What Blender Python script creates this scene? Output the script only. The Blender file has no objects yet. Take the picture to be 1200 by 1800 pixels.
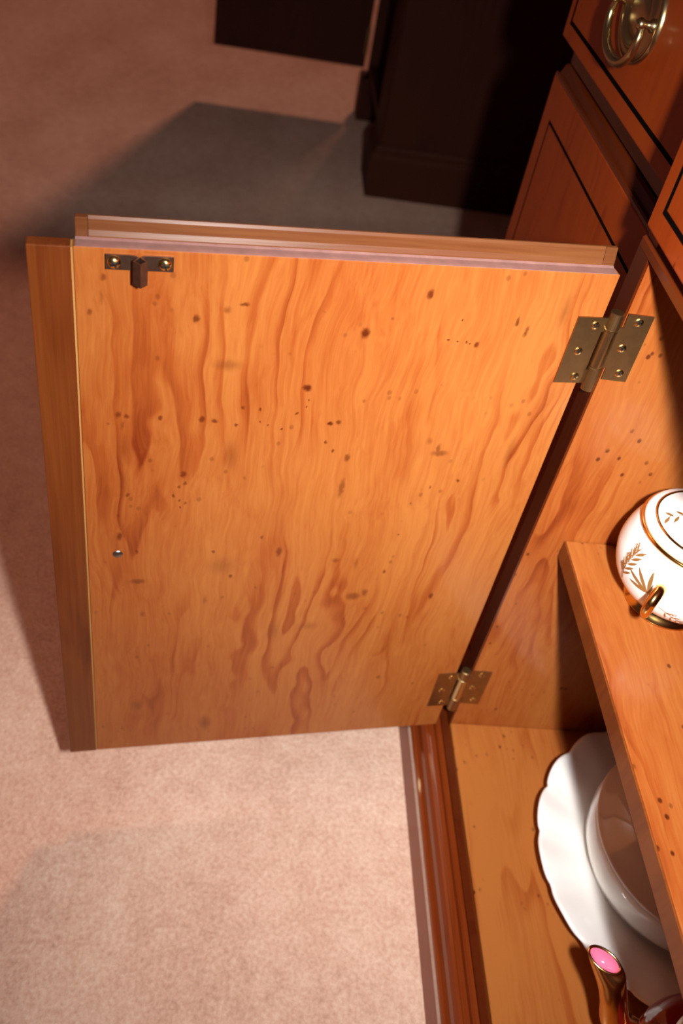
import bpy, bmesh, math, random
from mathutils import Vector, Matrix

random.seed(7)
SC = bpy.context.scene
COL = SC.collection

# ------------------------------------------------------------------ camera
CAM_C = Vector((0.49803, -0.24513, 0.87498))
CAM_R = Vector((0.03364393, 0.98697601, 0.15731005))
CAM_U = Vector((-0.69359518, -0.09026782, 0.71468695))
CAM_F = Vector((-0.71957891, 0.13315437, -0.68152484))
cd = bpy.data.cameras.new('camera')
cd.sensor_fit = 'VERTICAL'; cd.sensor_height = 36.0
cd.lens = 36.0 * 1589.4 / 1800.0
cd.clip_start = 0.02; cd.clip_end = 50
cd.dof.use_dof = True; cd.dof.focus_distance = 0.58; cd.dof.aperture_fstop = 7.0
cam = bpy.data.objects.new('camera', cd); COL.objects.link(cam)
cam.matrix_world = Matrix(((CAM_R.x, CAM_U.x, -CAM_F.x, CAM_C.x), (CAM_R.y, CAM_U.y, -CAM_F.y, CAM_C.y),
                           (CAM_R.z, CAM_U.z, -CAM_F.z, CAM_C.z), (0, 0, 0, 1)))
SC.camera = cam

# ------------------------------------------------------------------ light
W = bpy.data.worlds.new('room_ambience'); SC.world = W; W.use_nodes = True
W.node_tree.nodes['Background'].inputs[0].default_value = (1.0, 0.46, 0.40, 1)
W.node_tree.nodes['Background'].inputs[1].default_value = 0.055

def light(name, kind, loc, power, color, aim=None, **kw):
    l = bpy.data.lights.new(name, kind); l.energy = power; l.color = color
    for k, v in kw.items(): setattr(l, k, v)
    o = bpy.data.objects.new(name, l); COL.objects.link(o); o.location = loc
    if aim is not None: o.rotation_euler = aim.to_track_quat('-Z', 'Y').to_euler()
    return o
# the camera's own flash, beside the lens (camera held upright)
light('camera_flash', 'AREA', CAM_C + CAM_R * 0.105 - CAM_F * 0.01, 3.75, (1.0, 0.96, 0.92), CAM_F - CAM_U * .02,
      shape='RECTANGLE', size=0.02, size_y=0.05, spread=math.radians(94))
# low warm light that comes in from a high window beyond the far cabinet
light('window_light', 'SUN', (-3.4, .23, 2.1), 0.85, (1.0, 0.46, 0.31), Vector((.0930, -.0340, -.1136)), angle=math.radians(5.5))

SC.view_settings.view_transform = 'Standard'; SC.view_settings.look = 'None'
SC.view_settings.exposure = 0.0; SC.view_settings.gamma = 1.0
SC.view_settings.use_curve_mapping = False

# ------------------------------------------------------------------ materials
class NT:
    def __init__(s, name):
        s.m = bpy.data.materials.new(name); s.m.use_nodes = True
        s.t = s.m.node_tree; s.t.nodes.clear()
        s.out = s.t.nodes.new('ShaderNodeOutputMaterial')
        s.b = s.t.nodes.new('ShaderNodeBsdfPrincipled')
        s.t.links.new(s.b.outputs[0], s.out.inputs[0])
    def n(s, kind, **kw):
        x = s.t.nodes.new('ShaderNode' + kind)
        for k, v in kw.items(): setattr(x, k, v)
        return x
    def set(s, sock, v):
        if hasattr(v, 'node'): s.t.links.new(v, sock)
        else: sock.default_value = v
    def math(s, op, a, b=None, clamp=False):
        x = s.n('Math', operation=op); x.use_clamp = clamp; s.set(x.inputs[0], a)
        if b is not None: s.set(x.inputs[1], b)
        return x.outputs[0]
    def vmath(s, op, a, b=None):
        x = s.n('VectorMath', operation=op); s.set(x.inputs[0], a)
        if b is not None: s.set(x.inputs[1], b)
        return x.outputs['Value'] if op in ('LENGTH', 'DISTANCE', 'DOT_PRODUCT') else x.outputs[0]
    def noise(s, vec, scale, detail=2, rough=.5, out=0):
        x = s.n('TexNoise'); s.set(x.inputs['Vector'], vec); x.inputs['Scale'].default_value = scale
        x.inputs['Detail'].default_value = detail; x.inputs['Roughness'].default_value = rough
        return x.outputs[out]
    def ramp(s, fac, stops, interp='LINEAR'):
        x = s.n('ValToRGB'); s.set(x.inputs[0], fac); x.color_ramp.interpolation = interp
        e = x.color_ramp.elements
        while len(e) < len(stops): e.new(0.5)
        for i, (p, c) in enumerate(stops):
            e[i].position = p; e[i].color = (c, c, c, 1) if not hasattr(c, '__len__') else (*c, 1)
        return x.outputs[0]
    def smooth(s, v, a, b):
        x = s.n('MapRange', interpolation_type='SMOOTHSTEP'); s.set(x.inputs[0], v)
        x.inputs[1].default_value = a; x.inputs[2].default_value = b
        return x.outputs[0]
    def mix(s, fac, a, b, mode='MIX'):
        x = s.n('MixRGB', blend_type=mode); s.set(x.inputs[0], fac)
        for i, v in ((1, a), (2, b)):
            s.set(x.inputs[i], v if hasattr(v, 'node') else ((*v, 1) if len(v) == 3 else v))
        return x.outputs[0]
    def P(s, **kw):
        for k, v in kw.items():
            s.set(s.b.inputs[k.replace('_', ' ')], (*v, 1) if isinstance(v, tuple) and len(v) == 3 else v)

MARKS = [(0.259,0.584,0.0019,0.0027,0.8),(0.1561,0.5777,0.0029,0.0036,1.0),(0.1867,0.5357,0.0029,0.0027,1.0),(0.1847,0.5262,0.0007,0.0009,0.8),(0.1855,0.5206,0.0008,0.0009,0.8),(0.1908,0.5149,0.0012,0.0009,0.8),(0.2264,0.5191,0.0014,0.0014,0.7),(0.2153,0.5179,0.0007,0.0014,0.8),(0.2143,0.5076,0.0007,0.0009,0.8),(0.2092,0.5053,0.0007,0.001,0.8),(0.1994,0.502,0.0007,0.001,0.8),(0.2519,0.5095,0.0018,0.0028,0.8),(0.2438,0.5082,0.0021,0.0018,0.8),(0.2297,0.5051,0.0011,0.001,0.8),(0.2779,0.5102,0.0014,0.0019,0.8),(0.3041,0.5126,0.0017,0.0023,0.7),(0.2989,0.5113,0.0017,0.0018,0.7),(0.3014,0.504,0.0014,0.0042,0.5),(0.2619,0.4622,0.0022,0.0031,0.8),(0.2642,0.4512,0.0011,0.0015,0.7),(0.2605,0.4538,0.0012,0.0016,0.7),(0.2677,0.4423,0.0011,0.0017,0.7),(0.2634,0.4379,0.0008,0.0017,0.7),(0.2627,0.4313,0.0007,0.0011,0.8),(0.2598,0.4356,0.0012,0.0016,0.6),(0.1674,0.5066,0.0019,0.0019,1.0),(0.1618,0.5081,0.0015,0.0024,0.8),(0.1682,0.4909,0.0012,0.0015,0.8),(0.1619,0.4833,0.0012,0.0015,0.8),(0.1507,0.4766,0.002,0.0036,0.7),(0.1502,0.4482,0.0021,0.009,0.6),(0.3041,0.4042,0.0019,0.004,0.8),(0.2985,0.4438,0.0015,0.0021,0.7),(0.1881,0.3834,0.0022,0.0051,0.7),(0.2923,0.3874,0.0012,0.0018,0.7),(0.2371,0.3852,0.0012,0.0018,0.7),(0.2386,0.5518,0.0091,0.0043,0.45),(0.2315,0.4793,0.0053,0.0122,0.35),(0.2317,0.5947,0.0029,0.0011,0.8),(0.2413,0.5905,0.0026,0.0023,0.5),(0.3188,0.5864,0.0015,0.0022,0.6),(0.3106,0.6084,0.0018,0.0021,0.6),(0.3121,0.5958,0.0015,0.0051,0.35),(0.1206,0.6068,0.0021,0.0035,0.9),(0.0588,0.5902,0.0012,0.0033,0.7),(0.0506,0.583,0.0012,0.0039,0.7),(0.0816,0.5716,0.0016,0.0022,0.9),(0.0946,0.5741,0.0008,0.0008,0.9),(0.1013,0.5747,0.0008,0.0008,0.9),(0.0887,0.5735,0.0008,0.0009,0.9),(0.096,0.5895,0.0007,0.0008,0.9),(0.0864,0.5722,0.0007,0.0008,0.9),(0.0292,0.5977,0.0035,0.0133,0.4),(0.0843,0.4807,0.0059,0.0026,0.6),(0.0942,0.4922,0.0025,0.0031,0.4),(0.0861,0.4844,0.0017,0.0047,0.6),(0.0634,0.4544,0.0014,0.0017,0.8),(0.0838,0.4479,0.0009,0.0017,0.6),(0.0947,0.432,0.0009,0.0012,0.6),(0.0313,0.4818,0.0035,0.0142,0.35),(0.1212,0.3283,0.0058,0.0044,0.6),(0.1123,0.332,0.0024,0.0043,0.6),(0.1004,0.3569,0.0014,0.0021,0.8),(0.0537,0.325,0.002,0.0037,0.8),(0.1257,0.368,0.0018,0.0067,0.4),(0.2914,0.3552,0.0058,0.0026,0.6),(0.2298,0.3694,0.0112,0.0103,0.3),(0.2225,0.3575,0.0017,0.002,0.8),(0.2404,0.3305,0.0018,0.0055,0.4),(0.2026,0.3992,0.0013,0.0018,0.6),(0.1839,0.5918,0.0014,0.0007,0.3),(0.0774,0.2129,0.0017,0.0027,0.6),(0.2311,0.1584,0.0052,0.0114,0.5),(0.1423,0.372,0.0036,0.0026,0.5),(0.2202,0.4587,0.0012,0.0016,0.5),(0.1474,0.5259,0.0011,0.0014,0.5),(0.3101,0.5052,0.0011,0.0013,0.5),(0.2998,0.4842,0.0058,0.0147,0.25),(0.3007,0.4543,0.0037,0.0126,0.25),(0.1409,0.5889,0.0011,0.0012,0.5),(0.0974,0.3989,0.0009,0.0013,0.7),(0.0687,0.2978,0.0016,0.0023,0.5),(0.1541,0.2925,0.0098,0.0053,0.3),(0.1821,0.2871,0.0067,0.0138,0.3),(0.2918,0.1928,0.0058,0.0087,0.4),(0.2878,0.3164,0.0021,0.0035,0.5)]


def wood(name, light_c, mid_c, dark_c, grain='Z', seed=0.0, figure=1.0, pips=0.6, rough=0.34, coat=0.22,
         marks=None, contrast=1.0, freq=17.0):
    N = NT(name)
    tc = N.n('TexCoord').outputs['Object']
    mp = N.n('Mapping'); N.set(mp.inputs[0], tc)
    if grain == 'X': mp.inputs['Rotation'].default_value = (0, math.pi / 2, 0)
    if grain == 'Y': mp.inputs['Rotation'].default_value = (math.pi / 2, 0, 0)
    mp.inputs['Location'].default_value = (seed, seed * 1.7, seed * .6)
    v = mp.outputs[0]
    warp = N.noise(N.vmath('MULTIPLY', v, (1, 1, .55)), 11, 3, .55, 1)
    warp = N.vmath('MULTIPLY', N.vmath('SUBTRACT', warp, (.5, .5, .5)), (.034 * figure, .034 * figure, .012))
    wv = N.vmath('ADD', v, warp)
    # growth lines = contours of a long stretched noise field
    field = N.noise(N.vmath('MULTIPLY', wv, (1, 1, .11)), 13, 2, .4)
    saw = N.math('FRACT', N.math('MULTIPLY', field, freq))
    line = N.math('MULTIPLY', N.smooth(saw, .45, .91), N.math('SUBTRACT', 1.0, N.smooth(saw, .91, 1.0)))
    area = N.smooth(N.noise(N.vmath('MULTIPLY', wv, (1, 1, .35)), 14, 2),   .46, .66)
    line = N.math('MULTIPLY', line, N.math('ADD', N.math('MULTIPLY', area, .90), .10))
    fibre = N.noise(N.vmath('MULTIPLY', wv, (1, 1, .025)), 420, 3, .6)
    tone = N.noise(N.vmath('MULTIPLY', wv, (1, 1, .14)), 16, 4, .6)
    broad = N.noise(N.vmath('MULTIPLY', v, (1, 1, .5)), 5.5, 1, .4)
    f0 = N.math('MULTIPLY', N.math('SUBTRACT', broad, .5), .9 * contrast)
    patch = N.smooth(N.noise(N.vmath('MULTIPLY', wv, (1, 1, .22)), 30, 3, .6), .55, .75)
    f = N.math('ADD', N.math('MULTIPLY', line, .46 * contrast),
               N.math('MULTIPLY', N.math('SUBTRACT', N.math('ADD', tone, N.math('MULTIPLY', fibre, .80)), .74), .80 * contrast))
    f = N.math('ADD', f, N.math('ADD', f0, N.math('MULTIPLY', patch, .24 * contrast)), True)
    c = N.ramp(f, [(0, light_c), (.45, mid_c), (1, dark_c)])
    deep = tuple(k * .30 for k in dark_c)
    if pips > 0:
        vo = N.n('TexVoronoi'); N.set(vo.inputs['Vector'], N.vmath('MULTIPLY', v, (1, 1, .75))); vo.inputs['Scale'].default_value = 125
        dot = N.math('SUBTRACT', 1.0, N.smooth(vo.outputs['Distance'], .12, .26))
        gate = N.smooth(N.noise(v, 22, 2), .53, .62)
        sep = N.n('SeparateColor'); N.set(sep.inputs[0], vo.outputs['Color'])
        gate = N.math('MULTIPLY', gate, N.smooth(sep.outputs[0], .45, .55))
        c = N.mix(N.math('MULTIPLY', N.math('MULTIPLY', dot, gate), pips), c, deep)
    if marks:
        sp = N.n('SeparateXYZ'); N.set(sp.inputs[0], tc)
        cb = N.n('CombineXYZ'); N.set(cb.inputs[0], sp.outputs[0]); N.set(cb.inputs[2], sp.outputs[2])
        jit = N.noise(tc, 260, 2, .6, 1)
        q = N.vmath('ADD', cb.outputs[0], N.vmath('MULTIPLY', N.vmath('SUBTRACT', jit, (.5, .5, .5)), (.0032, 0, .0032)))
        acc = None
        for u, z, ru, rz, s in marks:
            d = N.vmath('LENGTH', N.vmath('MULTIPLY', N.vmath('SUBTRACT', q, (u, 0, z)), (1 / (ru * 1.25), 0, 1 / (rz * 1.25))))
            k = N.math('MULTIPLY', N.math('SUBTRACT', 1.0, N.smooth(d, .3 if s > .5 else .0, 1.15)), s * .95)
            acc = k if acc is None else N.math('MAXIMUM', acc, k)
        c = N.mix(acc, c, (.080, .0105, .0016))
    N.P(Base_Color=c, Roughness=rough, Coat_Weight=coat, Coat_Roughness=.12, Specular_IOR_Level=.22)
    bp = N.n('Bump'); bp.inputs['Strength'].default_value = .05; bp.inputs['Distance'].default_value = .001
    N.set(bp.inputs['Height'], fibre); N.set(N.b.inputs['Normal'], bp.outputs[0])
    return N.m

def plain(name, color, rough=.4, metal=0.0, coat=0.0, mottle=0.0, scale=120, **kw):
    N = NT(name)
    c = color
    if mottle > 0:
        tc = N.n('TexCoord').outputs['Object']
        f = N.noise(tc, scale, 3, .6)
        c = N.mix(f, tuple(k * (1 - mottle) for k in color), tuple(min(1, k * (1 + mottle)) for k in color))
    N.P(Base_Color=c, Roughness=rough, Metallic=metal, Coat_Weight=coat, **kw)
    return N.m

YL, YM, YD = (.385, .130, .029), (.290, .068, .0130), (.150, .020, .0038)
M = {}
M['yew_door'] = wood('yew_veneer_door', YL, YM, YD, 'Z', 3.1, 1.2, .35, marks=MARKS)
M['yew_side'] = wood('yew_veneer_side', YL, YM, YD, 'Z', 8.3, 1.0, .8)
M['yew_shelf'] = wood('yew_veneer_shelf', YL, YM, YD, 'X', 1.3, 1.0, .9)
M['yew_board'] = wood('yew_veneer_board', YL, YM, YD, 'X', 5.7, .8, .9, contrast=.8)
RL, RM, RD = (.40, .058, .0050), (.31, .038, .0030), (.17, .016, .0014)
M['yew_front'] = wood('yew_veneer_front', RL, RM, RD, 'Z', 2.2, .9, .5, contrast=.8, rough=.42, coat=.12)
M['yew_frontx'] = wood('yew_front_rail', RL, RM, RD, 'X', 6.2, .6, .3, contrast=.7)
M['lipping'] = wood('brown_solid_lipping', (.19, .050, .010), (.125, .027, .005), (.060, .010, .002), 'Z', 4.4, .1, 0, rough=.38, coat=.2, contrast=1.0, freq=4)
M['lip'] = wood('worn_lip_moulding', (.17, .062, .020), (.115, .034, .010), (.055, .013, .003), 'X', 1.9, .2, 0, rough=.35, coat=.3, contrast=1.1)
M['stile'] = wood('dark_red_stile', (.085, .014, .003), (.058, .008, .0018), (.028, .003, .0008), 'Z', .8, .2, 0, rough=.22, coat=.6, contrast=.6)
M['mould'] = wood('red_base_moulding', (.19, .034, .006), (.14, .021, .0035), (.075, .009, .0016), 'X', 7.7, .2, 0, rough=.14, coat=.9, contrast=.5)
M['plinth'] = wood('red_brown_plinth', (.30, .085, .045), (.23, .058, .030), (.13, .025, .012), 'X', 2.7, .2, 0, rough=.45, coat=.12, contrast=.4)
M['raw'] = wood('raw_pale_edge', (.48, .24, .075), (.38, .17, .045), (.16, .045, .010), 'Z', .3, .2, 0, rough=.6, coat=0)
M['inlay'] = plain('black_inlay', (.004, .002, .0015), .8, 0, 0, Specular_IOR_Level=.05)
M['rebate'] = plain('painted_sheen_rebate', (.26, .135, .120), .42, 0, .35, .35, 90)  # reflected sheen on the door's top rebate, put into the base colour as greyish pink
M['rail'] = wood('dark_rail', (.13, .022, .004), (.09, .013, .0024), (.045, .005, .001), 'X', 3.3, .2, 0, rough=.3, coat=.3, contrast=.5)
M['far'] = wood('dark_mahogany', (.050, .009, .002), (.034, .005, .0013), (.018, .002, .0006), 'Z', 9.9, .4, 0, rough=.7, coat=0, contrast=.6)
M['brass'] = plain('aged_brass', (.32, .20, .088), .42, 1.0, 0, .25, 160)
M['pull'] = plain('polished_old_brass', (.58, .46, .24), .27, 1.0, 0, .15, 200)
M['screw'] = plain('bright_brass_screw', (.75, .52, .20), .22, 1.0)
M['bronze'] = plain('dark_bronze', (.17, .095, .065), .38, .9, 0, .4, 300)
M['steel'] = plain('grey_stud', (.30, .28, .26), .35, 1.0)
M['hole'] = plain('dark_slot', (.01, .006, .004), .7)
M['china'] = plain('white_china', (.94, .94, .93), .12, 0, .6)
M['cream'] = plain('cream_china', (.80, .76, .70), .10, 0, .8)
M['gold'] = plain('gilding', (.83, .50, .17), .16, 1.0)
M['gilt_paint'] = plain('painted_gold', (.46, .24, .075), .30, .55)
M['maroon'] = plain('maroon_glaze', (.20, .008, .016), .10, 0, .8)
M['pink'] = plain('pink_lustre', (.80, .20, .36), .15, .0, .7)
def carpet_mat():
    N = NT('pink_beige_carpet'); tc = N.n('TexCoord').outputs['Object']
    big = N.noise(N.vmath('MULTIPLY', tc, (1, 2.2, 1)), 3.5, 3, .6); mid = N.noise(tc, 55, 4, .7); fine = N.noise(tc, 240, 3, .65)
    f = N.math('ADD', N.math('MULTIPLY', big, .40), N.math('ADD', N.math('MULTIPLY', mid, .40), N.math('MULTIPLY', fine, .65)))
    c = N.ramp(f, [(.48, (.48, .275, .205)), (.70, (.68, .44, .335)), (.94, (.84, .63, .50))])
    N.P(Base_Color=c, Roughness=.95, Specular_IOR_Level=.03)
    bp = N.n('Bump'); bp.inputs['Strength'].default_value = .5; bp.inputs['Distance'].default_value = .0025
    N.set(bp.inputs['Height'], N.math('ADD', fine, mid)); N.set(N.b.inputs['Normal'], bp.outputs[0])
    return N.m
M['carpet'] = carpet_mat()
M['wall'] = plain('dim_papered_wall', (.40, .30, .22), .9, 0, 0, .06, 30)

# ------------------------------------------------------------------ builders
def link(name, me, mat, parent=None, loc=(0, 0, 0), rotz=0.0, smooth=False, centre=True, label=None):
    """one mesh = one object; its origin goes to the middle of the mesh unless centre=False"""
    if isinstance(me, bmesh.types.BMesh):
        bm = me; me = bpy.data.meshes.new(name)
        bmesh.ops.recalc_face_normals(bm, faces=bm.faces)
        bm.to_mesh(me); bm.free()
    off = Vector((0, 0, 0))
    if centre and len(me.vertices):
        xs = [v.co for v in me.vertices]
        off = Vector([(min(c[i] for c in xs) + max(c[i] for c in xs)) / 2 for i in range(3)])
        for v in me.vertices: v.co -= off
    o = bpy.data.objects.new(name, me); COL.objects.link(o)
    if mat is not None: me.materials.append(M[mat] if isinstance(mat, str) else mat)
    for p in me.polygons: p.use_smooth = smooth
    o.location = Vector(loc) + Matrix.Rotation(rotz, 3, 'Z') @ off
    o.rotation_euler = (0, 0, rotz)
    if parent is not None: attach(o, parent)
    if label: o['label'] = label
    return o

def world_of(o):
    m = Matrix.Translation(o.location) @ o.rotation_euler.to_matrix().to_4x4()
    return (world_of(o.parent) @ o.matrix_parent_inverse @ m) if o.parent else m
def attach(o, parent):
    o.parent = parent; o.matrix_parent_inverse = world_of(parent).inverted()

def thing(name, label, cat, loc, group=None):
    o = bpy.data.objects.new(name, None); COL.objects.link(o); o.location = loc
    o.empty_display_size = .05
    o['label'] = label; o['category'] = cat
    if group: o['group'] = group
    return o
def struct(o): o['kind'] = 'structure'; return o

def box(x0, x1, y0, y1, z0, z1, bev=0.0, seg=2):
    bm = bmesh.new()
    vs = [bm.verts.new((x, y, z)) for x in (x0, x1) for y in (y0, y1) for z in (z0, z1)]
    for f in ((0, 1, 3, 2), (4, 6, 7, 5), (0, 4, 5, 1), (2, 3, 7, 6), (0, 2, 6, 4), (1, 5, 7, 3)):
        bm.faces.new([vs[i] for i in f])
    bmesh.ops.recalc_face_normals(bm, faces=bm.faces)
    if bev: bmesh.ops.bevel(bm, geom=list(bm.edges), offset=bev, segments=seg, affect='EDGES', profile=.6)
    return bm

def prism(poly, axis, a0, a1):
    """closed 2D profile extruded along axis ('x': poly=(y,z); 'y': (x,z); 'z': (x,y))"""
    bm = bmesh.new()
    def at(p, a): return {'x': (a, p[0], p[1]), 'y': (p[0], a, p[1]), 'z': (p[0], p[1], a)}[axis]
    A = [bm.verts.new(at(p, a0)) for p in poly]; B = [bm.verts.new(at(p, a1)) for p in poly]
    n = len(poly)
    for i in range(n): bm.faces.new((A[i], A[(i + 1) % n], B[(i + 1) % n], B[i]))
    bm.faces.new(A); bm.faces.new(list(reversed(B)))
    return bm

def mitre_sweep(profile, path):
    """profile [(out,z)], path [(x,y,nx,ny)] where (nx,ny) is the (mitred) outward direction at that corner"""
    bm = bmesh.new(); rows = []
    for x, y, nx, ny in path: rows.append([bm.verts.new((x + o * nx, y + o * ny, z)) for o, z in profile])
    n = len(profile)
    for a, b in zip(rows, rows[1:]):
        for i in range(n): bm.faces.new((a[i], a[(i + 1) % n], b[(i + 1) % n], b[i]))
    bm.faces.new(rows[0]); bm.faces.new(list(reversed(rows[-1])))
    return bm

def lathe(prof, n=64, c=(0, 0, 0), sx=1.0, sy=1.0, rfun=None, caps=True):
    bm = bmesh.new(); rows = []
    for r, z in prof:
        if r < 1e-6: rows.append([bm.verts.new((c[0], c[1], c[2] + z))]); continue
        row = []
        for i in range(n):
            t = 2 * math.pi * i / n; k = rfun(t, r, z) if rfun else (1.0, 0.0)
            row.append(bm.verts.new((c[0] + r * k[0] * sx * math.cos(t), c[1] + r * k[0] * sy * math.sin(t), c[2] + z + k[1])))
        rows.append(row)
    for a, b in zip(rows, rows[1:]):
        if len(a) == 1 and len(b) == 1: continue
        for i in range(n):
            j = (i + 1) % n
            if len(a) == 1: bm.faces.new((a[0], b[j], b[i]))
            elif len(b) == 1: bm.faces.new((a[i], a[j], b[0]))
            else: bm.faces.new((a[i], a[j], b[j], b[i]))
    return bm

def smoothline(pts, n=8):
    """Catmull-Rom through tuples of any length"""
    P = [pts[0]] + list(pts) + [pts[-1]]; out = []
    for i in range(1, len(P) - 2):
        for k in range(n):
            t = k / n
            out.append(tuple(.5 * (2 * b + (c - a) * t + (2 * a - 5 * b + 4 * c - d) * t * t + (3 * b - a - 3 * c + d) * t ** 3)
                             for a, b, c, d in zip(P[i - 1], P[i], P[i + 1], P[i + 2])))
    out.append(tuple(pts[-1])); return out

def tube(path, n=14, cap=True, flat=1.0, bm=None):
    """path of (x,y,z,r)"""
    bm = bm or bmesh.new(); rows = []; up = None
    for i, p in enumerate(path):
        a = Vector(path[max(i - 1, 0)][:3]); b = Vector(path[min(i + 1, len(path) - 1)][:3]); d = (b - a).normalized()
        if up is None: up = d.orthogonal().normalized()
        up = (up - d * up.dot(d)).normalized(); s = d.cross(up)
        rows.append([bm.verts.new(Vector(p[:3]) + (up * math.cos(2 * math.pi * k / n) * flat + s * math.sin(2 * math.pi * k / n)) * p[3]) for k in range(n)])
    for a, b in zip(rows, rows[1:]):
        for k in range(n): bm.faces.new((a[k], a[(k + 1) % n], b[(k + 1) % n], b[k]))
    if cap: bm.faces.new(list(reversed(rows[0]))); bm.faces.new(rows[-1])
    return bm

# ------------------------------------------------------------------ the room
FZ = .050
o = struct(link('floor', box(-4.4, 2.6, -3.4, .60, FZ - .02, FZ), 'carpet', centre=False))
o['label'] = 'pinkish beige cut-pile carpet over the whole floor'
struct(link('wall_back', box(-2.1, 2.6, .50, .60, FZ, 2.6), 'wall'))

# ------------------------------------------------------------------ the sideboard
ZS, ZSH, ZT, ZB = .1294, .3949, .6258, .1261
YF, XL = .022, -.3706          # left bay: front plane, outer end
SB = thing('sideboard', 'yew wood sideboard with red-brown inlaid fronts, its middle door swung open', 'sideboard', (.18, .24, FZ))
def part(name, bm, mat, **kw): return link(name, bm, mat, SB, **kw)

part('side_panel', box(-.018, 0, .0012, .44, ZS - .03, .655, .0004, 1), 'yew_side')
part('stile', box(-.020, -.0002, -.0006, .0013, ZS - .003, .6405, .0003, 1), 'stile')
part('bottom_board', box(.0002, .72, .0004, .44, ZS - .019, ZS, .0006, 1), 'yew_board')
part('back_panel', box(XL + .01, .74, .44, .448, .05, .80), 'yew_side')
part('side_panel', box(.72, .738, .0012, .44, ZS - .03, .80, .0004, 1), 'yew_side')
part('end_panel', box(XL, XL + .018, YF + .012, .44, .128, .79, .001, 1), 'yew_front')
part('dust_board', box(.0002, .7195, .012, .44, .643, .655), 'yew_board')
part('bay_filler', box(-.019, -.0185, YF + .014, .44, .05, .79), 'yew_front')
sh = part('shelf', box(.0006, .7194, .0299, .43, ZSH - .0176, ZSH, .0009, 2), 'yew_shelf')
link('shelf_edge', box(.0006, .7194, .0285, .0303, ZSH - .0176, ZSH - .0004, .0006, 2), 'lipping', sh)
# countertop above the drawers
part('countertop', box(XL - .015, .755, -.022, .455, .795, .818, .005, 3), 'yew_frontx')
# rails of the middle bay under its drawer
part('rail', prism([(.003, .6585), (.003, .6480), (-.001, .6440), (-.001, .6385), (.010, .6300), (.022, .6300), (.022, .6585)], 'x', -.0185, .72), 'rail')
# the base with its stepped moulding, breaking forward under the middle bay
prof = [(-.02, .1255), (-.0008, .1255), (.0, .1235), (.0075, .1235), (.0085, .1255), (.0115, .1258), (.0135, .1235), (.0145, .1195),
        (.0185, .1165), (.0200, .1185), (.0225, .1180), (.0255, .1135), (.0275, .1075), (.0300, .1045), (.0325, .1045), (.0335, .1020),
        (.0330, .0905), (-.02, .0905)]
part('base_moulding', mitre_sweep(prof, [(.738, .0, 0, -1), (-.020, .0, -1, -1), (-.020, YF + .012, -1, -1), (XL, YF + .012, -1, -1), (XL, .44, -1, 0)]), 'mould')
part('plinth', mitre_sweep([(.0325, FZ), (.0325, .0903), (-.02, .0903), (-.02, FZ)], [(.738, .0, 0, -1), (-.020, .0, -1, -1), (-.020, YF + .012, -1, -1), (XL, YF + .012, -1, -1), (XL, .44, -1, 0)]), 'plinth')
part('door_stop', box(-.018, .72, -.0078, -.0009, .1236, .1262, .0005, 1), 'stile')
part('bay_floor', box(XL + .0185, -.0195, YF + .035, .4395, .0865, .1255), 'yew_board')

# --- left bay: closed door, rail, drawer with pull
ld = part('closed_door', box(XL, -.0215, YF, YF + .010, .1265, .6275, .0012, 2), 'yew_front', label='closed red-brown door with a thin black inlaid line')
link('door_lip', prism([(YF + .0005, .6270), (YF + .0005, .6300), (YF + .0015, .6315), (YF + .003, .6300), (YF + .0045, .6300), (YF + .0075, .6370), (YF + .010, .6385), (YF + .0115, .6385), (YF + .0115, .6270)], 'x', XL + .0006, -.0222), 'rail', ld)
IX0, IX1, IZ0, IZ1 = -.3440, -.0500, .160, .5960
for nm, b in (('inlay', box(IX0, IX1, YF - .0003, YF + .001, IZ1 - .0026, IZ1)), ('inlay', box(IX0, IX1, YF - .0003, YF + .001, IZ0, IZ0 + .0018)),
              ('inlay', box(IX0, IX0 + .0018, YF - .0003, YF + .001, IZ0 + .0018, IZ1 - .0018)), ('inlay', box(IX1 - .0018, IX1, YF - .0003, YF + .001, IZ0 + .0018, IZ1 - .0018))):
    link(nm, b, 'inlay', ld)
part('rail', box(XL + .002, -.0215, YF + .0105, YF + .030, .6395, .6605, .0008, 1), 'rail')
YDR = .018
dl = part('drawer', box(XL, -.0215, YDR, YDR + .012, .6607, .7900, .0012, 2), 'yew_front', label='small drawer front with black inlaid line and oval brass pull')
def inlay_frame(x0, x1, z0, z1, y, w, par):
    link('inlay', box(x0, x1, y - .0003, y + .001, z0, z0 + w), 'inlay', par); link('inlay', box(x0, x1, y - .0003, y + .001, z1 - w, z1), 'inlay', par)
    link('inlay', box(x0, x0 + w, y - .0003, y + .001, z0 + w, z1 - w), 'inlay', par); link('inlay', box(x1 - w, x1, y - .0003, y + .001, z0 + w, z1 - w), 'inlay', par)
inlay_frame(-.3570, -.0350, .6735, .7770, YDR, .0034, dl)
part('drawer_box', box(XL + .03, -.05, YDR + .0125, .40, .665, .775), 'yew_board')
dc = part('drawer', box(-.0120, .3540, -.0050, .0025, .6545, .7900, .0012, 2), 'yew_front', label='proud middle drawer front with black inlaid line')
inlay_frame(.0030, .3400, .6690, .7765, -.0050, .0034, dc)
dr = part('drawer', box(.3560, .7300, -.0050, .0025, .6545, .7900, .0012, 2), 'yew_front')
inlay_frame(.3700, .7160, .6690, .7765, -.0050, .0034, dr)
part('drawer_box', box(.02, .70, .012, .40, .660, .775), 'yew_board')
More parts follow.
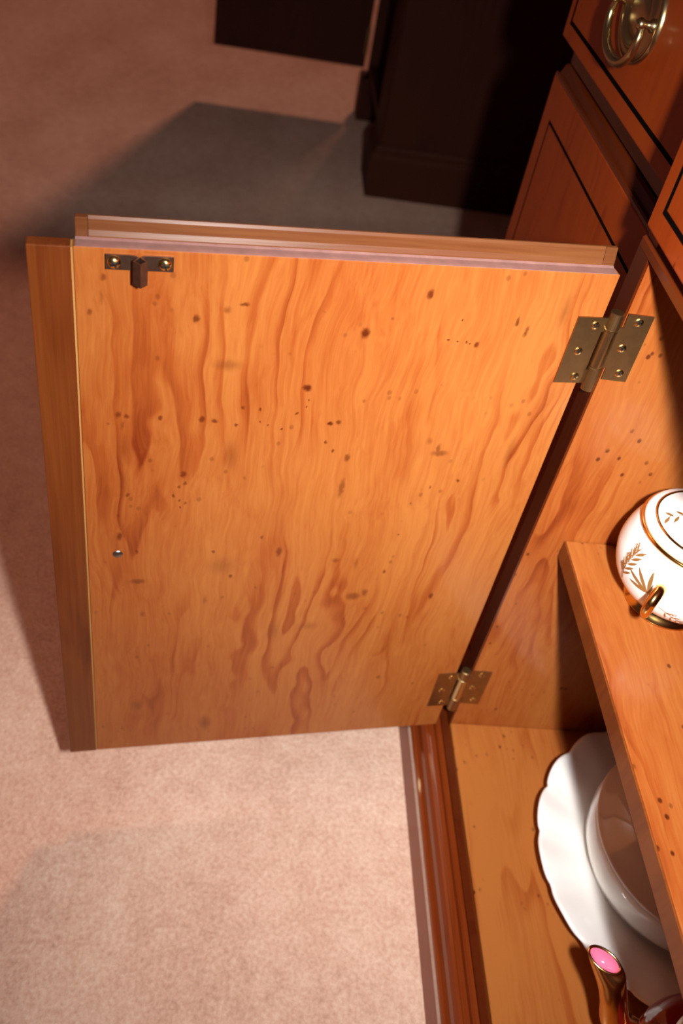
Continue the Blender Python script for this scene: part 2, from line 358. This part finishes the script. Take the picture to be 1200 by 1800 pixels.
# oval pull
PX, PZ = -.197, .7260
pl = part('drawer_pull', None or (lambda: (lambda bm: (bmesh.ops.rotate(bm, verts=bm.verts, matrix=Matrix.Rotation(math.pi / 2, 3, 'X')), bmesh.ops.translate(bm, verts=bm.verts, vec=(PX, YDR, PZ)), bm)[-1])(
    lathe([(0.0, .0050), (.0120, .0048), (.0190, .0036), (.0215, .0022), (.0230, .0022), (.0250, .0046), (.0275, .0056), (.0310, .0040), (.0350, .0024), (.0375, .0032), (.0395, .0034), (.0412, .0022), (.0415, 0.0)], 72, sy=.80)))(),
    'pull', smooth=True, label='oval brass backplate with hanging bail')
for s in (-1, 1):
    bm = lathe([(0, .0135), (.0026, .0130), (.0040, .0112), (.0040, .0095), (.0028, .0075), (.0026, .004), (.0045, .0028), (.0045, 0)], 20)
    bmesh.ops.rotate(bm, verts=bm.verts, matrix=Matrix.Rotation(math.pi / 2, 3, 'X')); bmesh.ops.translate(bm, verts=bm.verts, vec=(PX + s * .033, YDR - .0018, PZ))
    link('post', bm, 'pull', pl, smooth=True)
bail = [(PX - .0330, YDR - .0105, PZ - .001, 0.0022), (PX - .0355, YDR - .0112, PZ - .010, 0.0028), (PX - .0310, YDR - .0115, PZ - .021, 0.0031), (PX - .0190, YDR - .0115, PZ - .0295, 0.0035),
        (PX, YDR - .0112, PZ - .0325, 0.0039), (PX + .0190, YDR - .0115, PZ - .0295, 0.0035), (PX + .0310, YDR - .0115, PZ - .021, 0.0031), (PX + .0355, YDR - .0112, PZ - .010, 0.0028), (PX + .0330, YDR - .0105, PZ - .001, 0.0022)]
link('bail', tube(smoothline(bail, 8), 12), 'pull', pl, smooth=True)

# --- the open door, in its own frame: x = away from the hinge, y = towards the viewer side, z = up
A = .1521; RZ = A - math.pi / 2; DO = (0, -.0125, 0)
def dpart(name, bm, mat, par, smooth=False, label=None, centre=True): return link(name, bm, mat, par, DO, RZ, smooth, centre, label)
DW, DP = .3501, .3262
door = dpart('open_door', box(.0012, DP, -.0090, 0, ZB, ZT, .0005, 1), 'yew_door', SB, label='door standing open, pale burr yew inner face with dark knots', centre=False)
dpart('lipping', box(DP + .0012, DW, -.0090, .0002, ZB - .0006, ZT + .0002, .0008, 2), 'lipping', door, label='darker brown solid edge strip')
dpart('pale_joint', box(DP + .0001, DP + .0012, -.0085, -.0002, ZB, ZT - .0004), 'raw', door, label='thin pale joint line')
dpart('outer_face', box(.0030, .3250, -.0135, -.0092, ZB - .006, ZT - .001, .0004, 1), 'yew_front', door)
dpart('top_lip', prism([(-.0135, ZT - .0008), (-.0135, ZT + .0118), (-.0130, ZT + .0124), (-.0118, ZT + .0124), (-.0108, ZT + .0108), (-.0098, ZT + .0050), (-.0086, ZT + .0022), (-.0082, ZT + .0001), (-.0092, ZT + .0001), (-.0092, ZT - .0008)], 'x', .0110, .3180), 'lip', door, label='worn rebated lip along the door top')
dpart('rebate', prism([(-.0086, ZT + .0001), (-.0086, ZT + .0016), (-.0070, ZT + .0007), (-.0003, ZT + .0004), (-.0003, ZT + .0001)], 'x', .0030, .3250), 'rebate', door, label='flat of the rebate with a painted greyish-pink sheen')
dpart('lip_end', box(.3183, .3250, -.0135, -.0092, ZT - .0008, ZT + .0124, .0006, 2), 'lip', door)
dpart('lip_end', prism([(-.0135, ZT - .0008), (-.0135, ZT + .0124), (-.0112, ZT + .0124), (-.0088, ZT + .0034), (-.0088, ZT + .0001), (-.0092, ZT + .0001), (-.0092, ZT - .0008)], 'x', .0030, .0108), 'lip', door)
# metal stud
bm = lathe([(0, .0012), (.0022, .0010), (.0033, .0004), (.0036, 0)], 20); bmesh.ops.rotate(bm, verts=bm.verts, matrix=Matrix.Rotation(-math.pi / 2, 3, 'X'))
bmesh.ops.translate(bm, verts=bm.verts, vec=(.3055, .0001, .3855)); dpart('stud', bm, 'steel', door, True, 'small grey metal stud')

def screw_bm(x, z, r, dome, y0):
    """pan-head cross-slot screw whose head faces +y"""
    bm = lathe([(0, dome), (r * .45, dome * .92), (r * .8, dome * .60), (r, dome * .12), (r, -.0004)], 24)
    a = random.uniform(0, 1.5)
    for k in (0, 1):
        q = box(-r * .62, r * .62, -r * .13, r * .13, dome * .55, dome * 1.06)
        bmesh.ops.rotate(q, verts=q.verts, matrix=Matrix.Rotation(a + k * math.pi / 2, 3, 'Z'))
        tmp = bpy.data.meshes.new('t'); q.to_mesh(tmp); q.free()
        nf = len(bm.faces); bm.from_mesh(tmp); bpy.data.meshes.remove(tmp)
        bm.faces.ensure_lookup_table()
        for f in bm.faces[nf:]: f.material_index = 1
    bmesh.ops.rotate(bm, verts=bm.verts, matrix=Matrix.Rotation(-math.pi / 2, 3, 'X'))
    bmesh.ops.translate(bm, verts=bm.verts, vec=(x, y0, z))
    return bm
def add_screw(o): o.data.materials.append(M['hole']); return o

# --- catch strike: bent dark plate with a square nose, two brass screws
plate_path = [(.3096, .0008), (.2965, .0008), (.2932, .0014), (.2918, .0030), (.2946, .0070), (.2912, .0104), (.2878, .0070), (.2906, .0030), (.2892, .0014), (.2859, .0008), (.2730, .0008)]
def strip(path, z0, z1, th):
    bm = bmesh.new(); L = []
    for i, (x, y) in enumerate(path):
        a = Vector(path[max(i - 1, 0)]); b = Vector(path[min(i + 1, len(path) - 1)]); d = (b - a).normalized(); n = Vector((-d.y, d.x)) * th / 2
        L.append([bm.verts.new((x + s * n.x, y + s * n.y, z)) for s in (-1, 1) for z in (z0(i) if callable(z0) else z0, z1)])
    for a, b in zip(L, L[1:]):
        for i, j in ((0, 1), (1, 3), (3, 2), (2, 0)): bm.faces.new((a[i], a[j], b[j], b[i]))
    bm.faces.new((L[0][0], L[0][2], L[0][3], L[0][1])); bm.faces.new((L[-1][0], L[-1][1], L[-1][3], L[-1][2]))
    return bm
cat = dpart('catch_strike', strip(plate_path, lambda i: .6140 if i in (0, 1, 2, 8, 9, 10) else (.6115 if i in (3, 7) else .6085), .6228, .0011), 'bronze', SB, label='dark bent metal catch strike with two brass screws')
for u in (.3050, .2777): add_screw(dpart('screw', screw_bm(u, .6186, .0039, .0026, .0013), 'screw', cat, True))

# --- hinges
def hinge(zl, zr, where):
    root_bm = tube([(0, 0, zl - .0548, .0036), (0, 0, zl - .0545, .0042), (0, 0, zl + .0045, .0042), (0, 0, zl + .0048, .0036)], 20)
    bmesh.ops.translate(root_bm, verts=root_bm.verts, vec=(.0010, -.0058, 0))
    h = part('hinge', root_bm, 'brass', smooth=False, label=where + ' brass butt hinge with three screws on each leaf')
    K0, K1 = zr - .0105, zr - .0415
    leaf = [(.0188, zr), (.0188, zr - .0508), (.0015, zr - .0508), (.0015, K1), (-.0030, K1), (-.0030, K0), (.0015, K0), (.0015, zr)]
    link('leaf', prism(leaf, 'x', .0001, .0015), 'brass', h)
    D0, D1 = zl - .0040, zl - .0460
    leaf2 = [(.0190, zl), (.0190, zl - .0508), (-.0025, zl - .0508), (-.0025, D1 + .006), (-.0006, D1 + .006), (-.0006, D0 - .006), (-.0025, D0 - .006), (-.0025, zl)]
    dpart('leaf', prism([(x, z) for x, z in leaf2], 'y', .0001, .0015), 'brass', h)
    for za, zb, sm in ((K0 - .0006, zl + .0050, 'k'), (K1 + .0006, K0 - .0012, 'm'), (zl - .0550, K1, 'k')):
        bm = tube([(0, 0, za, .0040), (0, 0, za + .0004, .0047), (0, 0, zb - .0004, .0047), (0, 0, zb, .0040)], 20)
        bmesh.ops.translate(bm, verts=bm.verts, vec=(.0010, -.0058, 0)); link('knuckle', bm, 'pull' if sm == 'm' else 'brass', h, smooth=False)
    for y, dz in ((.0101, .0051), (.0063, .0253), (.0118, .0445)):
        bm = screw_bm(0, 0, .0030, .0007, 0); bmesh.ops.rotate(bm, verts=bm.verts, matrix=Matrix.Rotation(-math.pi / 2, 3, 'Z'))
        bmesh.ops.translate(bm, verts=bm.verts, vec=(.0017, y, zr - dz)); add_screw(link('screw', bm, 'screw', h))
    for u, dz in ((.0053, .0056), (.0103, .0255), (.0055, .0456)):
        add_screw(dpart('screw', screw_bm(u, zl - dz, .0030, .0007, .0017), 'screw', h))
    return h
hinge(.5959, .6007, 'upper'); hinge(.2122, .2170, 'lower')

# ------------------------------------------------------------------ covered sugar bowl on the shelf
BX, BY, BZ = .0550, .0950, ZSH + .0003
SG = thing('sugar_bowl', 'round white lidded sugar bowl with gold sprays and gold foot on the shelf', 'sugar bowl', (BX, BY, BZ))
body_prof = smoothline([(.022, .0085), (.0345, .0130), (.0455, .0250), (.0505, .0410), (.0498, .0540), (.0462, .0655), (.0420, .0715)], 7)
def rad_at(prof, z):
    for (r0, z0), (r1, z1) in zip(prof, prof[1:]):
        if z0 <= z <= z1: return r0 + (r1 - r0) * (z - z0) / (z1 - z0 + 1e-9)
    return prof[-1][0] if z > prof[-1][1] else prof[0][0]
link('body', lathe([(0, .0085)] + body_prof + [(.040, .0718), (.0385, .070), (.038, .058), (0, .02)], 72, (BX, BY, BZ)), 'china', SG, smooth=True)
link('foot_ring', lathe([(0, .010), (.0245, .0110), (.0265, .0078), (.0285, .0032), (.0310, .0012), (.0310, 0), (0, 0)], 64, (BX, BY, BZ)), 'gold', SG, smooth=True)
link('rim_band', lathe([(.0430, .0700), (.0448, .0710), (.0450, .0723), (.0438, .0734), (.0410, .0732), (.0410, .071)], 72, (BX, BY, BZ)), 'gold', SG, smooth=True)
lid_prof = [(.0430, .0730), (.0430, .0752), (.0412, .0768), (.0365, .0782), (.0285, .0815), (.0200, .0845), (.0120, .0865), (.0075, .0875)]
link('lid', lathe([(0, .0726), (.0430, .0730)] + lid_prof[1:] + [(.006, .0915), (.0090, .0960), (.0098, .1010), (.0070, .1055), (0, .1070)], 72, (BX, BY, BZ)), 'china', SG, smooth=True)
link('lid_line', lathe([(.0368, .0778), (.0370, .0788), (.0360, .0793), (.0350, .0791), (.0350, .0784)], 72, (BX, BY, BZ)), 'gold', SG, smooth=True)
def lid_z(r):
    L = sorted(lid_prof[2:])
    for (r0, z0), (r1, z1) in zip(L, L[1:]):
        if r0 <= r <= r1: return z0 + (z1 - z0) * (r - r0) / (r1 - r0)
    return L[-1][1] if r > L[-1][0] else L[0][1]
def on_body(t, z):           # t angle, z height -> point just proud of the glaze
    r = rad_at(body_prof, z) + .00035
    return (BX + r * math.cos(t), BY + r * math.sin(t), BZ + z)
def on_lid(x, y):
    r = math.hypot(x, y); return (BX + x, BY + y, BZ + lid_z(r) + .0004)
def leaf_shape(bm, fn, s0, s1, w):
    """lens-shaped leaf from s0 to s1 (2D), mapped through fn"""
    d = Vector(s1) - Vector(s0); n = Vector((-d.y, d.x)).normalized(); k = 6
    up = []; dn = []
    for i in range(k + 1):
        t = i / k; ww = w * math.sin(math.pi * t) ** .8; p = Vector(s0) + d * t
        up.append(bm.verts.new(fn(*(p + n * ww)))); dn.append(bm.verts.new(fn(*(p - n * ww))))
    for i in range(k): bm.faces.new((up[i], up[i + 1], dn[i + 1], dn[i]))
def stem(bm, fn, pts, w):
    L = smoothline(pts, 5); rows = []
    for i, p in enumerate(L):
        a = Vector(L[max(i - 1, 0)]); b = Vector(L[min(i + 1, len(L) - 1)]); d = (b - a).normalized(); n = Vector((-d.y, d.x)) * w
        rows.append((bm.verts.new(fn(*(Vector(p) + n))), bm.verts.new(fn(*(Vector(p) - n)))))
    for a, b in zip(rows, rows[1:]): bm.faces.new((a[0], b[0], b[1], a[1]))
R0 = .048
fb = lambda s, z: on_body(s / R0, z)         # s = arc length along the girth
bm = bmesh.new()
def sprig(s0, z0, ang, L, n, w=.0009, curl=True):
    """stem with paired leaves and tendrils"""
    dv = Vector((math.cos(ang), math.sin(ang))); nv = Vector((-dv.y, dv.x)); p = Vector((s0, z0))
    stem(bm, fb, [tuple(p + dv * L * t + nv * .0015 * math.sin(3 * t)) for t in (0, .25, .5, .75, 1)], .00028)
    for i in range(n):
        q = p + dv * L * (.22 + .75 * i / n)
        for s in (-1, 1):
            leaf_shape(bm, fb, tuple(q), tuple(q + (dv * .8 + nv * s * .75) * L * .23), w * .8)
        if curl and i % 2 == 0:
            stem(bm, fb, [tuple(q), tuple(q + nv * .004 + dv * .002), tuple(q + nv * .006 + dv * .005), tuple(q + nv * .0035 + dv * .006), tuple(q + nv * .003 + dv * .0035)], .00018)
TH = -math.radians(42)       # direction of the handle that faces the viewer's side
sc = TH * R0
for a_, L_ in ((100, .023), (70, .022), (132, .022), (160, .022), (188, .017)):
    a_ = math.radians(a_); e = (sc - .006 - .0 + L_ * math.cos(a_),   .040 + L_ * .8 * math.sin(a_))
    leaf_shape(bm, fb, (sc - .006, .040), e, .0015)
sprig(sc - .030, .030, math.radians(85), .034, 5)
sprig(sc + .004, .034, math.radians(-28), .030, 4)
sprig(sc + .045, .030, math.radians(80), .032, 5)
for k in range(3): sprig(sc + .10 + k * .085, .028, math.radians(84), .034, 5)
fl = lambda x, y: on_lid(x * .87, y * .87)
for k in range(4):
    a_ = math.radians(-95 + 90 * k); ca, sa = math.cos(a_), math.sin(a_)
    f2 = lambda x, y, ca=ca, sa=sa: fl(x * ca - y * sa, x * sa + y * ca)
    stem(bm, f2, [(.014, -.004), (.022, .000), (.030, -.002), (.037, .003)], .00030)
    for t, s in ((.018, 1), (.022, -1), (.026, 1), (.030, -1), (.033, 1)):
        leaf_shape(bm, f2, (t, 0), (t + .005, s * .0065), .0013)
    stem(bm, f2, [(.020, 0), (.024, .007), (.029, .009), (.031, .006), (.028, .0045)], .0002)
link('gold_sprays', bm, 'gilt_paint', SG, label='painted gold leaves and tendrils')
def handle(th, name='handle'):
    ca, sa = math.cos(th), math.sin(th); P = lambda r, z, w: (BX + r * ca, BY + r * sa, BZ + z + .004, w)
    link(name, tube(smoothline([P(.045, .045, .0040), P(.056, .049, .0042), P(.0645, .044, .0040), P(.0655, .035, .0036), P(.060, .027, .0030), P(.048, .022, .0030)], 8), 14), 'gold', SG, smooth=True)
    link('handle_root', tube(smoothline([P(.042, .0430, .0070), P(.049, .0450, .0064), P(.0555, .0485, .0050)], 6), 16), 'china', SG, smooth=True)
handle(TH); handle(TH + math.pi)

# ------------------------------------------------------------------ scalloped dish and bowl on the cabinet floor
DX, DY = .147, .197
def scal(t, r, z):
    k = max(0.0, (r - .085) / .055)
    lobe = abs(math.sin(t * 9 + 3.063)) ** .6
    ripple = math.sin(t * 9 + 3.063) ** 2
    return (1.0 + k * (.030 * lobe - .016), k * .0040 * (ripple - .4))
pd = lathe([(0, .0030), (.070, .0030), (.085, .0045), (.100, .0090), (.115, .0150), (.128, .0205), (.138, .0245), (.1405, .0262), (.1395, .0275),
            (.136, .0268), (.126, .0225), (.113, .0172), (.099, .0112), (.084, .0068), (.070, .0052), (0, .0052)], 220, (DX, DY, ZS + .0002), rfun=scal)
bmesh.ops.recalc_face_normals(pd, faces=pd.faces)
d = link('scalloped_dish', pd, 'china', smooth=True)
d['label'] = 'large white scalloped dish lying on the cabinet floor under the shelf'; d['category'] = 'dish'
CX, CY, CZ = .144, .190, ZS + .0056
CV = thing('covered_dish', 'round cream china covered dish standing in the white scalloped dish', 'covered dish', (CX, CY, CZ))
link('body', lathe([(0, .0), (.066, .0), (.076, .0030), (.0850, .0110), (.0905, .0240), (.0920, .0380), (.0905, .0490), (.0885, .0520), (.085, .0515), (.080, .035), (0, .006)], 96, (CX, CY, CZ)), 'cream', CV, smooth=True)
link('lid', lathe([(0, .0520), (.085, .0525), (.0905, .0528), (.0918, .0545), (.0905, .0563), (.0870, .0580), (.0800, .0640), (.0660, .0730), (.0460, .0805), (.0250, .0850), (.0120, .0865), (.0080, .0905), (.0130, .0975), (.0100, .1035), (0, .1055)], 96, (CX, CY, CZ)), 'cream', CV, smooth=True)

# ------------------------------------------------------------------ maroon teapot with gold spout
TX, TY, TZ = .325, .140, ZS + .0003
TP = thing('teapot', 'maroon china teapot with gold spout beside the scalloped dish', 'teapot', (TX, TY, TZ))
tprof = smoothline([(.028, .004), (.034, .012), (.042, .026), (.056, .043), (.060, .055), (.052, .071), (.036, .082), (.030, .086)], 7)
link('body', lathe([(0, .004)] + tprof + [(0, .086)], 72, (TX, TY, TZ)), 'maroon', TP, smooth=True)
link('foot_ring', lathe([(0, .006), (.032, .006), (.036, .0015), (.036, 0), (0, 0)], 64, (TX, TY, TZ)), 'gold', TP, smooth=True)
link('collar', lathe([(.041, .0795), (.0425, .0805), (.0400, .0835), (.0345, .0868), (.0310, .0868), (.030, .082)], 72, (TX, TY, TZ)), 'cream', TP, smooth=True)
link('lid', lathe([(0, .0855), (.031, .0858), (.0315, .0875), (.026, .0930), (.014, .0985), (.005, .1005), (.0045, .104), (.008, .1085), (.0065, .114), (0, .116)], 64, (TX, TY, TZ)), 'maroon', TP, smooth=True)
def rings(bm, L, n=28):
    """rings of (centre, normal, long radius, short radius); the long axis lies over the plan direction of the spout"""
    dpl = Vector((-.62, -.78, 0)); e2 = Vector((-dpl.y, dpl.x, 0)); rows = []
    for c, nn, a, b in L:
        nn = Vector(nn).normalized(); e1 = e2.cross(nn).normalized()
        rows.append([bm.verts.new(Vector(c) + e1 * a * math.cos(2 * math.pi * k / n) + e2 * b * math.sin(2 * math.pi * k / n)) for k in range(n)])
    for p, q in zip(rows, rows[1:]):
        for k in range(n): bm.faces.new((p[k], p[(k + 1) % n], q[(k + 1) % n], q[k]))
    return rows
flat = smoothline([(.2960, .1030, .160, -.60, -.70, .35, .0200, .0200), (.2885, .0880, .172, -.45, -.55, .70, .0145, .0145), (.2835, .0765, .186, -.2, -.3, .93, .0114, .0114),
                   (.2775, .0700, .204, -.35, -.35, .87, .0100, .0098), (.2690, .0645, .219, -.40, -.45, .80, .0112, .0088), (.2595, .0580, .230, 0, 0, 1, .0135, .0084)], 7)
bm = bmesh.new(); rings(bm, [(f[:3], f[3:6], f[6], f[7]) for f in flat])
link('spout', bm, 'gold', TP, smooth=True, label='curved gold spout')
tipc = Vector(flat[-1][:3])
bm = bmesh.new(); rings(bm, [(tipc, (0, 0, 1), .0135, .0084), (tipc + Vector((0, 0, .0007)), (0, 0, 1), .0128, .0078), (tipc + Vector((0, 0, .0006)), (0, 0, 1), .0118, .0068), (tipc - Vector((0, 0, .0003)), (0, 0, 1), .0113, .0063)])
link('spout_rim', bm, 'gold', TP, smooth=True)
bm = bmesh.new(); rr = rings(bm, [(tipc - Vector((0, 0, .0003)), (0, 0, 1), .0113, .0063), (tipc + Vector((.0006, .0008, -.003)), (0, 0, 1), .0098, .0052), (tipc + Vector((.0022, .0028, -.007)), (-.3, -.3, 1), .0062, .0036)])
bm.faces.new(rr[-1])
link('spout_mouth', bm, 'pink', TP, smooth=True, label='pink glazed inside of the spout')
link('handle', tube(smoothline([(TX + .045, TY + .012, TZ + .070, .0045), (TX + .070, TY + .022, TZ + .078, .0048), (TX + .088, TY + .030, TZ + .062, .0048), (TX + .082, TY + .027, TZ + .036, .0044), (TX + .054, TY + .016, TZ + .022, .0042)], 8), 14), 'gold', TP, smooth=True)

# ------------------------------------------------------------------ the dark cabinet farther along the wall
FC = thing('dark_cabinet', 'very dark wooden cabinet with an open door along the wall behind', 'cabinet', (-1.61, .24, FZ))
FX1, FX0, FYF, FT = -1.372, -1.840, .014, 1.22
def fpart(name, bm, mat='far', **kw): return link(name, bm, mat, FC, **kw)
fpart('side_panel', box(FX1 - .02, FX1, FYF, .47, FZ + .085, FT, .002, 1))
fpart('side_panel', box(FX0, FX0 + .02, FYF, .47, FZ + .085, FT, .002, 1))
fpart('back_panel', box(FX0 + .02, FX1 - .02, .46, .47, FZ + .09, FT))
fpart('bottom_board', box(FX0 + .0202, FX1 - .0202, FYF + .003, .459, FZ + .10, FZ + .118))
fpart('shelf', box(FX0 + .0202, FX1 - .0202, FYF + .04, .459, .60, .618))
fpart('countertop', box(FX0 - .02, FX1 + .02, FYF - .02, .475, FT + .0005, FT + .026, .005, 2))
fpart('front_stile', box(FX1 - .105, FX1 - .001, FYF - .004, FYF - .0002, FZ + .108, FT, .001, 1))
fpart('front_rail', box(FX0 + .001, FX1 - .106, FYF - .004, FYF - .0002, 1.185, FT, .001, 1))
fpart('base_moulding', mitre_sweep([(-.015, FZ + .106), (.004, FZ + .106), (.008, FZ + .098), (.014, FZ + .092), (.016, FZ + .082), (.016, FZ), (-.015, FZ)],
      [(FX1, .47, 1, 0), (FX1, FYF, 1, -1), (FX1 - .12, FYF, 0, -1)]))
fpart('foot', box(FX0 - .010, FX0 + .060, FYF - .016, FYF + .05, FZ, FZ + .098, .004, 2))
fpart('foot', box(FX0 - .010, FX0 + .060, .40, .47, FZ, FZ + .098, .004, 2))
fd = fpart('open_door', box(-1.838, -1.820, -.359, .003, .160, 1.180, .002, 2), label='dark door standing open')
link('panel_moulding', prism([(-.338, .185), (-.024, .185), (-.024, 1.155), (-.338, 1.155)], 'x', -1.8198, -1.816), 'far', fd)
for z in (.19, 1.06): link('hinge', tube([(-1.824, .000, z, .005), (-1.824, .000, z + .06, .005)], 12), 'brass', fd)
